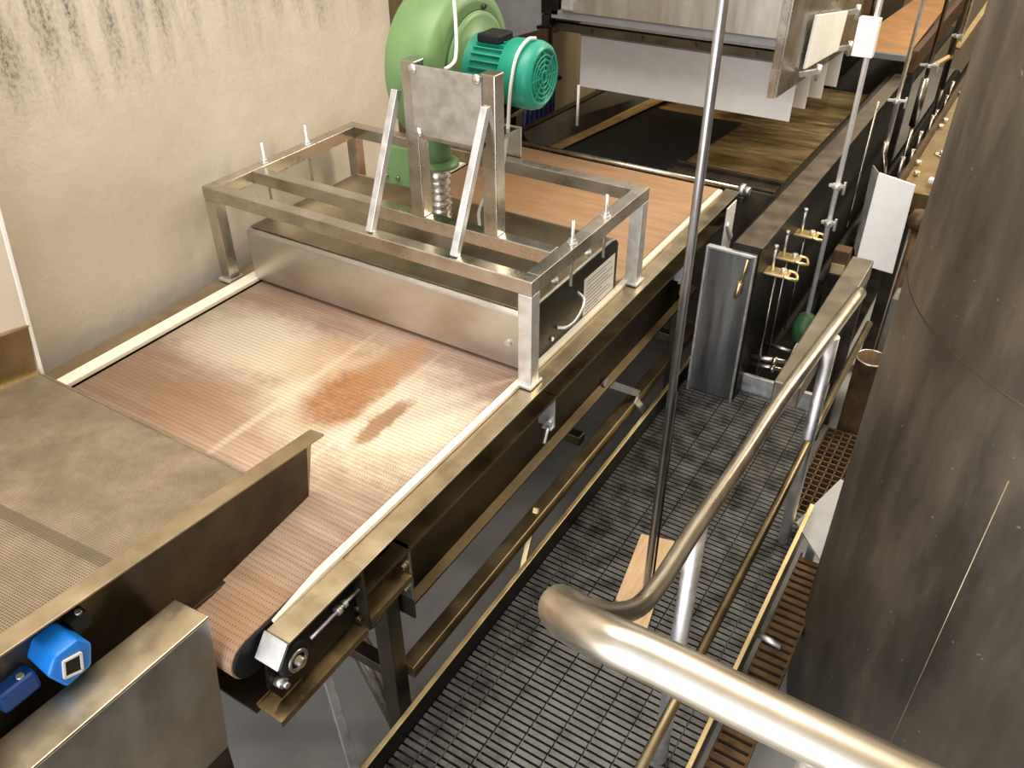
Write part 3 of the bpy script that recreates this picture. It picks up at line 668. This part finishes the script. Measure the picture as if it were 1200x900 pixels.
def bed(xa0, xb0, xa1, xb1, y0, y1, mat, nm, lift=0):
    za = -.10 - .0225 * (y0 - 1.95) + lift; zb = -.10 - .0225 * (y1 - 1.95) + lift
    return MB().hexa([(xa0, y0, za - .006), (xb0, y0, za - .006), (xb1, y1, zb - .006), (xa1, y1, zb - .006), (xa0, y0, za), (xb0, y0, za), (xb1, y1, zb), (xa1, y1, zb)]).build(nm, mat, ct)
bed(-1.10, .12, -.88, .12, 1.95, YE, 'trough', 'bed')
bed(-1.085, -.455, -.95, -.385, 1.96, 3.1, 'black_reflection', 'dark_reflection', .008)  # dark reflection on the bed laid in as a black sheet
for (y, w) in ((1.99, .05), (2.10, .03), (2.24, .02)): MB().box(-.44, .12, y, y + w, -.098, -.080).build('cross_slat', 'dark_steel', ct, .002)
MB().box(-.44, .11, 2.0, 2.30, -.1025, -.0985).build('front_sheet', 'dark_steel', ct)
MB().box(-1.24, .18, 1.93, 1.945, -.5, -.03).build('end_wall', 'dark_steel', ct)
MB().hexa([(-1.25, 1.95, -.84), (-1.235, 1.95, -.84), (-1.145, YE, -.84), (-1.16, YE, -.84), (-1.25, 1.95, .02), (-1.235, 1.95, .02), (-1.145, YE, .0), (-1.16, YE, .0)]).build('back_wall', 'dark_steel', ct)
for (x, y) in ((.24, 1.5), (.25, 4.0), (-1.2, 2.1), (-1.12, 4.0)): MB().box(x - .03, x + .03, y - .03, y + .03, FL, -.83).build('leg', 'dark_steel', ct, .002)
# amber clamp knobs standing off the trough wall, with their thin pull rods
def knob(y):
    t = thing('clamp_handle', '', 'handle', (.33, y, -.15), 'brass clamp handles on the trough wall')
    m = MB(); m.prism([(.300, y - .024), (.388, y - .024), (.402, y - .006), (.402, y + .030), (.388, y + .046), (.300, y + .046)], 'z', -.160, -.150); ob = m.build('plate', 'brass', t, .002)
    m = MB(); m.tube(spline([(.385, y - .020, -.152), (.418, y - .018, -.156), (.434, y + .010, -.166), (.418, y + .040, -.156), (.385, y + .042, -.152)], 6), .0075, 8); m.build('grip', 'brass', t)
    m = MB(); m.nut((.375, y + .012, -.150), .012, .018); m.build('nut', 'galv', t)
    m = MB(); m.tube([(.345, y + .012, -.158), (.345, y + .012, -.68)], .004, 8); m.build('pull_rod', 'steel', t)
    m = MB(); m.tube([(.325, y + .012, -.15), (.325, y + .012, -.05)], .006, 8); m.lathe([(.009, 0), (.009, .014)], (.325, y + .012, -.05), 'z', 10); m.build('pin', 'galv', t)
    return t
K = knob(1.44); K['label'] = 'brass clamp handle on the trough wall nearest the bright front panel'
dup(K, (.33, 1.60, -.15), 'brass clamp handle on the trough wall, middle one of three')
dup(K, (.33, 1.87, -.15), 'brass clamp handle on the trough wall nearest the thick hanging rod')
lv = thing('brass_lever', 'slim brass lever hanging on the bright steel front panel', 'lever', (.25, 1.285, -.07))
MB().tube([(.262, 1.283, -.045), (.256, 1.277, -.10), (.250, 1.274, -.15)], .006, 10).build('arm', 'brass', lv)
MB().tube([(.250, 1.274, -.15), (.243, 1.271, -.20), (.240, 1.271, -.225)], [.010, .011, .007], 10).build('grip', 'brass', lv)
vp = thing('valve_pipes', 'cluster of small steel pipes and valves low on the dark trough wall', 'pipes', (.36, 1.5, -.62))
for (p, q, r) in (((.30, 1.46, -.60), (.47, 1.50, -.60), .012), ((.30, 1.50, -.665), (.46, 1.53, -.665), .010), ((.30, 1.66, -.64), (.48, 1.66, -.64), .010)): MB().tube([p, q], r, 12).build('pipe', 'steel', vp)
for q in ((.40, 1.48, -.60), (.46, 1.50, -.60), (.39, 1.515, -.665), (.44, 1.66, -.64)): MB().nut((q[0], q[1], q[2]), .022, .02, 'x').build('valve_body', 'steel', vp)
for (p, q) in (((.47, 1.50, -.58), (.47, 1.60, -.555)), ((.45, 1.66, -.62), (.45, 1.74, -.60))): MB().bar(p, q, .012, .006).build('valve_lever', 'galv', vp)

# ------------------------------------------------------------------ steam hood over the trough
hd = thing('steam_hood', 'overhead stainless steam hood with white curtain panels above the trough', 'hood', (-.5, 2.7, .3))
m = MB(); m.box(-1.12, .0, 2.19, 2.20, .585, 2.3); m.build('front_sheet', 'hood_steel', hd, .002)
m = MB(); m.hexa([(-.02, 2.185, .325), (.012, 2.185, .325), (.012, 2.20, .325), (-.02, 2.20, .325), (-.005, 2.185, 2.3), (.045, 2.185, 2.3), (.045, 2.20, 2.3), (-.005, 2.20, 2.3)]); m.build('corner_flange', 'steel', hd, .002)
m = MB(); m.hexa([(.012, 2.20, .325), (.022, 2.20, .325), (.070, 3.5, .30), (.060, 3.5, .30), (.035, 2.20, 2.3), (.045, 2.20, 2.3), (.095, 3.5, 2.3), (.085, 3.5, 2.3)]); m.build('side_sheet', 'steel', hd, .002)
m = MB(); m.box(-1.19, -.01, 2.20, 2.25, .545, .585); m.build('cross_beam', 'grey_paint', hd, .003)
m = MB(); m.box(-1.19, -.01, 2.25, 2.29, .475, .515); m.build('cross_beam', 'dark_steel', hd, .003)
MB().box(-1.19, .01, 2.25, 3.5, .60, .62).build('ceiling_sheet', 'black_steel', hd)
MB().box(-1.21, -1.19, 2.25, 3.5, .46, 2.3).build('rear_sheet', 'dark_steel', hd)
for (y, xl, xr, z0) in ((2.55, -1.19, .016, .114), (2.85, -1.0, .014, .097), (3.10, -1.0, .034, .089), (3.37, -1.0, .048, .089)):
    MB().box(xl, xr, y, y + .004, z0, .47).build('curtain_panel', 'white_plastic', hd, .001)
m = MB(); m.bar((-1.19, 2.545, .40), (.0, 2.545, .40), .012, .02); m.build('panel_seam', 'grey_paint', hd)
for x in (-.98, -.70, -.42, -.12): MB().nut((x, 2.248, .495), .010, -.010, 'y').build('panel_bolt', 'dark_steel', hd)
MB().hexa([(.045, 2.50, .39), (.058, 2.50, .39), (.080, 3.06, .36), (.065, 3.06, .36), (.055, 2.50, .64), (.068, 2.50, .64), (.090, 3.06, .56), (.075, 3.06, .56)]).build('hatch_cover', 'white_plastic', hd, .004)
for (y, z) in ((3.08, .54), (3.08, .36), (2.46, .38)):
    m = MB(); m.bar((.05, y - .02, z), (.125, y + .03, z + .015), .022, .022); m.tube([(.125, y + .03, z - .03), (.125, y + .03, z + .045)], .012, 10); m.build('toggle_latch', 'galv', hd)
m = MB(); m.box(-1.115, -1.05, 2.17, 2.19, .60, .64); m.build('hinge', 'galv', hd)
for x in (-1.0, .0):
    MB().tube([(x, 3.3, .62), (x, 3.3, 2.3)], .012, 10).build('hanger', 'steel', hd)

du = thing('grey_duct', 'dull grey sheet metal duct between the green blower and the hood', 'duct', (-1.45, 2.3, .5))
m = MB(); m.hexa([(-1.74, 2.22, .31), (-1.23, 2.22, .485), (-1.23, 2.55, .485), (-1.74, 2.55, .31), (-1.74, 2.22, 2.2), (-1.23, 2.22, 2.2), (-1.23, 2.55, 2.2), (-1.74, 2.55, 2.2)]); m.build('body', 'grey_paint', du, .004)
MB().box(-1.62, -1.56, 2.40, 2.46, FL, .40).build('stand', 'dark_steel', du)
m = MB(); m.box(-1.235, -1.19, 2.18, 2.25, .50, .56); m.tube([(-1.27, 2.20, .49), (-1.17, 2.18, .51)], .010, 8); m.box(-1.25, -1.15, 2.2, 2.4, .56, .64); m.build('clamp', 'black_steel', du, .003)
tag(MB().tube([(-1.066, 2.30, .20), (-1.066, 2.30, -.02)], .008, 10).build('drain_tube', 'white_plastic'), 'thin white tube standing under the left end of the white curtain panel', 'tube')
# bundle of dark blue hoses behind it
for k in range(7):
    yb = 2.46 + k * .055
    o = MB().tube(spline([(-1.56 + .01 * k, yb + .10, .16 - .02 * k), (-1.52, yb + .05, .02), (-1.50, yb, -.14), (-1.50, yb - .02, -.5), (-1.48, yb - .02, FL + .02)], 6), .016, 10).build('hose', 'blue_cable')
    tag(o, 'dark blue hose in the bundle hanging by the brown wall', 'hose', 'dark blue hoses by the brown wall')

# ------------------------------------------------------------------ next machine beyond, and the service channel on the right
nm = thing('covered_conveyor', 'covered conveyor with orange brown top sheet beyond the dark opening', 'conveyor', (.1, 5.2, FL))
MB().hexa([(-.12, 4.22, .09), (.27, 4.22, .09), (.22, 6.5, .09), (.0, 6.5, .09), (-.12, 4.22, .10), (.27, 4.22, .10), (.22, 6.5, .10), (.0, 6.5, .10)]).build('top_sheet', 'orange_sheet', nm)
MB().box(-.14, .30, 4.18, 4.22, .075, .112).build('front_lip', 'grey_paint', nm, .003)
MB().box(-1.1, .29, 4.22, 6.5, -.18, -.16).build('bed', 'black_steel', nm)
MB().box(-.9, -.16, 4.25, 6.5, -.155, .35).build('housing', 'dark_steel', nm, .01)
MB().box(.29, .33, 4.22, 6.5, .0, .14).build('side_rail', 'rust_steel', nm, .004)
for y in (4.3, 6.4): MB().box(.29, .33, y, y + .05, FL, .0).build('leg', 'dark_steel', nm)
MB().tube([(-.02, 4.5, .10), (-.02, 4.5, .40)], .03, 12).build('valve_stem', 'steel', nm)
MB().tube([(-.08, 4.75, .10), (-.08, 4.75, .46)], .024, 12).build('valve_stem', 'black_steel', nm)
MB().box(-.12, -.02, 4.3, 4.42, .10, .28).build('valve_box', 'black_steel', nm, .004)

sb = thing('service_channel', 'long amber stained channel with bolted covers running beside the tank', 'channel', (.74, 3.8, FL))
MB().box(.645, .830, 2.24, 4.30, -.10, .0).build('beam', 'amber_steel', sb, .006)
MB().box(.60, .645, 2.5, 6.4, -.16, -.05).build('side_ledge', 'rust_steel', sb, .004)
MB().box(.831, .840, 2.3, 6.4, -.02, .012).build('bright_edge', 'brass', sb, .002)
for y in (2.4, 4.2): MB().box(.66, .72, y, y + .06, FL, -.10).build('leg', 'dark_steel', sb, .003)
for k, y in enumerate((4.42, 4.62, 4.95, 5.3, 5.7, 6.1)): MB().box(.646, .830, y, y + .10 + .05 * (k % 2), -.06, -.02 + .02 * (k % 3)).build('cover_slat', 'brass', sb, .004)
m = MB(); m.lathe([(.035, 0), (.035, .004), (.03, .004)], (.735, 2.80, .0), 'z', 20); m.nut((.735, 2.80, .004), .012, .016); m.build('cover_boss', 'steel', sb)
for (x, y) in ((.66, 3.22), (.665, 3.34), (.795, 3.30), (.66, 3.9), (.70, 4.0), (.66, 2.6), (.68, 2.45)): MB().nut((x, y, .0), .014, .02).build('nut', 'galv', sb)
for i, (x, y) in enumerate(((.80, 2.36), (.815, 3.02), (.82, 3.24))):
    t = thing('toggle_clamp', ('white toggle clamp on the channel just behind the white cover', 'white toggle clamp on the channel, lower of the pair beside the tank edge', 'white toggle clamp on the channel, upper of the pair beside the tank edge')[i], 'clamp', (x, y, .0), 'toggle clamps on the channel')
    m = MB(); m.box(x - .055, x + .04, y - .018, y + .018, .012, .032); m.build('arm', 'white_plastic', t, .004)
    m = MB(); m.box(x - .01, x + .025, y - .024, y + .024, .0, .02); m.build('base', 'galv', t, .003)
    m = MB(); m.lathe([(.016, 0), (.016, .026)], (x + .03, y - .01, .014), 'z', 12); m.build('knob', 'white_plastic', t)

wc = thing('white_cover', 'bright white sheet cover standing upright at the end of the amber channel', 'cover', (.68, 1.8, FL))
m = MB(); m.hexa([(.600, 1.78, -.19), (.755, 1.80, -.21), (.755, 1.81, -.21), (.600, 1.79, -.19), (.598, 1.80, .215), (.744, 1.82, .185), (.744, 1.83, .185), (.598, 1.81, .215)]); m.build('front_sheet', 'white_plastic', wc, .002)
m = MB(); m.hexa([(.560, 1.90, -.17), (.598, 1.79, -.19), (.602, 1.79, -.19), (.564, 1.90, -.17), (.550, 1.92, .20), (.596, 1.80, .215), (.600, 1.80, .215), (.554, 1.92, .20)]); m.build('side_flap', 'galv', wc, .001)
MB().box(.62, .66, 1.82, 1.86, FL, .17).build('stand', 'dark_steel', wc, .003)
m = MB(); m.lathe([(.045, 0), (.05, .03), (.03, .07)], (.79, 1.90, -.02), 'z', 16); m.tube([(.79, 1.90, -.02), (.78, 1.86, FL + .002)], .02, 10); m.build('bottle_stand', 'rust_steel', wc)

# ------------------------------------------------------------------ hanging rods
def hang(name, label, x, y, z0, r, mat='steel', collars=(), wob=0):
    t = thing(name, label, 'rod', (x, y, z0))
    MB().tube([(x, y, z0), (x + wob, y, 2.4)], r, 14).build('shaft', mat, t)
    for (cz, w) in collars:
        m = MB(); m.lathe([(r * 1.9, 0), (r * 1.9, .02)], (x, y, cz), 'z', 12); m.bar((x - w, y, cz + .01), (x + w, y - .01, cz + .02), .016, .012)
        m.tube([(x + w * .9, y, cz - .02), (x + w * .9, y, cz + .035)], .006, 8)
        m.build('clamp', 'galv', t, .001)
    return t
ra = hang('hanging_rod', 'thick bright rod with small clamps standing in front of the trough wall', .462, 1.72, -.46, .0105, 'zinc', ((.145, .032), (-.02, .03)))
m = MB(); m.lathe([(.05, -.60), (.055, -.52), (.035, -.47), (.012, -.46)], (.462, 1.72, 0), 'z', 20); m.build('base_block', 'dark_green', ra)
m = MB(); m.lathe([(.03, FL), (.03, -.60)], (.462, 1.72, 0), 'z', 16); m.build('pedestal', 'black_steel', ra)
m = MB(); m.box(.405, .482, 1.70, 1.738, .675, .815); m.build('mount_plate', 'white_plastic', ra, .003)
rb = hang('hanging_rod', 'bright rod next to the amber side of the trough, second from the white plate', .46, 2.85, .0, .010, 'galv', ((.20, .045),))
m = MB(); m.tube([(.46, 2.85, 0), (.46, 2.85, -.06), (.475, 2.84, -.10), (.49, 2.83, -.16)], .014, 10); m.tube([(.375, 2.83, .20), (.372, 2.80, -.769)], .006, 8); m.build('hook', 'steel', rb)
rc = hang('hanging_rod', 'dark rod with pale sleeve over the far rim, third from the white plate', .47, 3.70, .02, .011, 'dark_steel', ((.18, .05),))
m = MB(); m.lathe([(.024, -.16), (.024, .12), (.012, .125)], (.47, 3.70, 0), 'z', 16); m.tube([(.47, 3.70, -.16), (.47, 3.7, -.769)], .012, 8); m.build('sleeve', 'steel', rc)
re_ = hang('hanging_rod', 'dark twin rod nearest the tank with a brass lever', .53, 4.15, -.05, .010, 'dark_steel', ((.26, .03),))
m = MB(); m.tube([(.555, 4.15, .28), (.555, 4.15, 2.4)], .010, 10); m.build('second_shaft', 'steel', re_)
MB().bar((.55, 4.15, .20), (.63, 4.45, .42), .03, .016).build('lever', 'brass', re_)
MB().bar((.46, 4.0, .12), (.525, 4.15, .15), .03, .014).build('lever', 'brass', re_)
MB().tube([(.53, 4.15, -.05), (.53, 4.15, -.279)], .014, 8).build('lower_stem', 'dark_steel', re_)
# dark pipework and little valves between trough wall and channel
pw = thing('pipework', 'dark pipes and fittings filling the gap between trough and amber channel', 'pipes', (.47, 3.0, FL))
m = MB(); m.tube([(.53, 2.2, -.32), (.53, 6.2, -.32)], .04, 14); m.tube([(.54, 3.05, -.32), (.54, 3.05, FL)], .03, 12); m.build('pipe', 'black_steel', pw)
m = MB(); m.tube([(.42, 2.0, -.45), (.42, 6.2, -.45)], .03, 14); m.tube([(.42, 2.1, -.45), (.42, 2.1, FL)], .03, 12); m.build('pipe', 'black_steel', pw)
MB().box(.33, .63, 1.56, 6.2, -.80, -.77).build('added_dark_sheet', 'black_steel', pw)  # invented sheet, added to keep the floor in this gap dark
for y in (1.6, 6.1): MB().box(.34, .38, y, y + .04, FL, -.80).build('added_dark_sheet_leg', 'black_steel', pw)
for k in range(9):
    y = 2.45 + k * .27; MB().lathe([(.022, 0), (.026, .05), (.022, .10), (.012, .15 + .02 * (k % 3))], (.545 + .012 * (k % 2), y, -.30), 'z', 10).build('fitting', 'steel', pw)
m = MB(); m.box(.485, .575, 2.55, 2.75, -.30, -.14); m.build('valve_box', 'steel', pw, .004)
jb = thing('junction_box', 'small rusty red box with an amber front behind the thick rod', 'box', (.52, 1.95, -.3))
MB().box(.475, .545, 1.93, 2.0, -.35, -.22).build('body', 'rust_steel', jb, .004)
MB().box(.48, .54, 1.922, 1.93, -.335, -.285).build('face', 'brass', jb, .001)
MB().box(.49, .53, 1.94, 1.99, FL, -.35).build('stand', 'black_steel', jb)

# ------------------------------------------------------------------ lift everything so that the floor is z = 0
bpy.context.view_layer.update()
for o in list(SC.objects):
    if o.parent is None: o.location.z += ZF

# ------------------------------------------------------------------ camera
cam = bpy.data.cameras.new('camera'); co = bpy.data.objects.new('camera', cam); COL.objects.link(co)
Rr = ((.8492, .5279, -.0030), (-.3050, .4949, .8137), (-.4295, .6907, -.5817))
yaw, pit, rol = math.radians(-31.874), math.radians(35.57), math.radians(-.293)
f = Vector((math.sin(yaw) * math.cos(pit), math.cos(yaw) * math.cos(pit), -math.sin(pit)))
r = Vector((math.cos(yaw), -math.sin(yaw), 0)); u = r.cross(f)
r2 = r * math.cos(rol) + u * math.sin(rol); u2 = -r * math.sin(rol) + u * math.cos(rol)
co.matrix_world = Matrix(((r2.x, u2.x, -f.x, 1.0703), (r2.y, u2.y, -f.y, -1.832), (r2.z, u2.z, -f.z, 1.539 + ZF), (0, 0, 0, 1)))
cam.sensor_width = 36; cam.lens = 990.1 / 1200 * 36; cam.clip_start = .02
SC.camera = co

# ------------------------------------------------------------------ light: warm hall daylight, a bright window side behind the camera
w = bpy.data.worlds.new('hall_light'); SC.world = w; w.use_nodes = True
nt = w.node_tree; bg = nt.nodes['Background']
tc = N(nt, 'ShaderNodeTexCoord'); sx = N(nt, 'ShaderNodeSeparateXYZ'); L(nt, tc.outputs['Generated'], sx.inputs[0])
up = ramp(nt, math_n(nt, 'ADD', math_n(nt, 'MULTIPLY', sx.outputs['Z'], .5), .5), [(.0, (.03, .025, .02)), (.45, (.09, .075, .06)), (.60, (.36, .28, .18)), (.80, (1.0, .80, .52)), (1.0, (1.05, .92, .72))])
# made-up bright and dark bands overhead, added so that metal reflections streak
zc = math_n(nt, 'MAXIMUM', sx.outputs['Z'], .12)
uu = math_n(nt, 'DIVIDE', sx.outputs['X'], zc); vv = math_n(nt, 'DIVIDE', sx.outputs['Y'], zc)
wv = math_n(nt, 'SINE', math_n(nt, 'ADD', math_n(nt, 'MULTIPLY', uu, 3.1), .9)); wv2 = math_n(nt, 'SINE', math_n(nt, 'MULTIPLY', vv, 2.3))
band = ramp(nt, math_n(nt, 'ADD', math_n(nt, 'MULTIPLY', math_n(nt, 'ADD', wv, math_n(nt, 'MULTIPLY', wv2, .6)), .3), .5), [(.32, (.42, .36, .30)), (.55, (.95, .90, .84)), (.75, (1.75, 1.72, 1.66))])
mul = N(nt, 'ShaderNodeMix', data_type='RGBA', blend_type='MULTIPLY'); mul.inputs[0].default_value = 1
L(nt, up, mul.inputs[6]); L(nt, band, mul.inputs[7]); up = mul.outputs[2]
dirw = N(nt, 'ShaderNodeVectorMath', operation='DOT_PRODUCT'); L(nt, tc.outputs['Generated'], dirw.inputs[0])
dirw.inputs[1].default_value = Vector((-.30, -.92, .26)).normalized()
win = ramp(nt, dirw.outputs['Value'], [(.62, g(0)), (.86, g(1))])
L(nt, mixc(nt, win, up, (1.9, 1.95, 2.05)), bg.inputs['Color'])
bg.inputs['Strength'].default_value = .66
def area(name, loc, target, sx_, sy_, power, col):
    l = bpy.data.lights.new(name, 'AREA'); l.shape = 'RECTANGLE'; l.size = sx_; l.size_y = sy_; l.energy = power; l.color = col
    o = bpy.data.objects.new(name, l); COL.objects.link(o); o.location = loc
    o.rotation_euler = (Vector(target) - Vector(loc)).to_track_quat('-Z', 'Y').to_euler(); return o
area('skylight', (-.3, -.6, 4.6), (-.6, .2, 1.1), 2.6, 2.2, 135, (1, .93, .82))
area('window_daylight', (.4, -4.3, 1.75), (.4, 0, 1.6), 3.2, 2.6, 150, (.97, .98, 1))
area('far_fill', (.5, 8.5, 3.0), (.1, 3, 1.0), 2.4, 1.4, 24, (1, .90, .70))  # added lamp at the far end, brightens trough, channel and rods
area('far_skylight', (2.3, 3.6, 3.9), (.2, 2.8, 1.2), 1.2, 2.0, 170, (1, .90, .72))

SC.view_settings.view_transform = 'Standard'
SC.view_settings.look = 'None'
SC.view_settings.gamma = 1; SC.view_settings.exposure = 0
SC.view_settings.use_curve_mapping = False
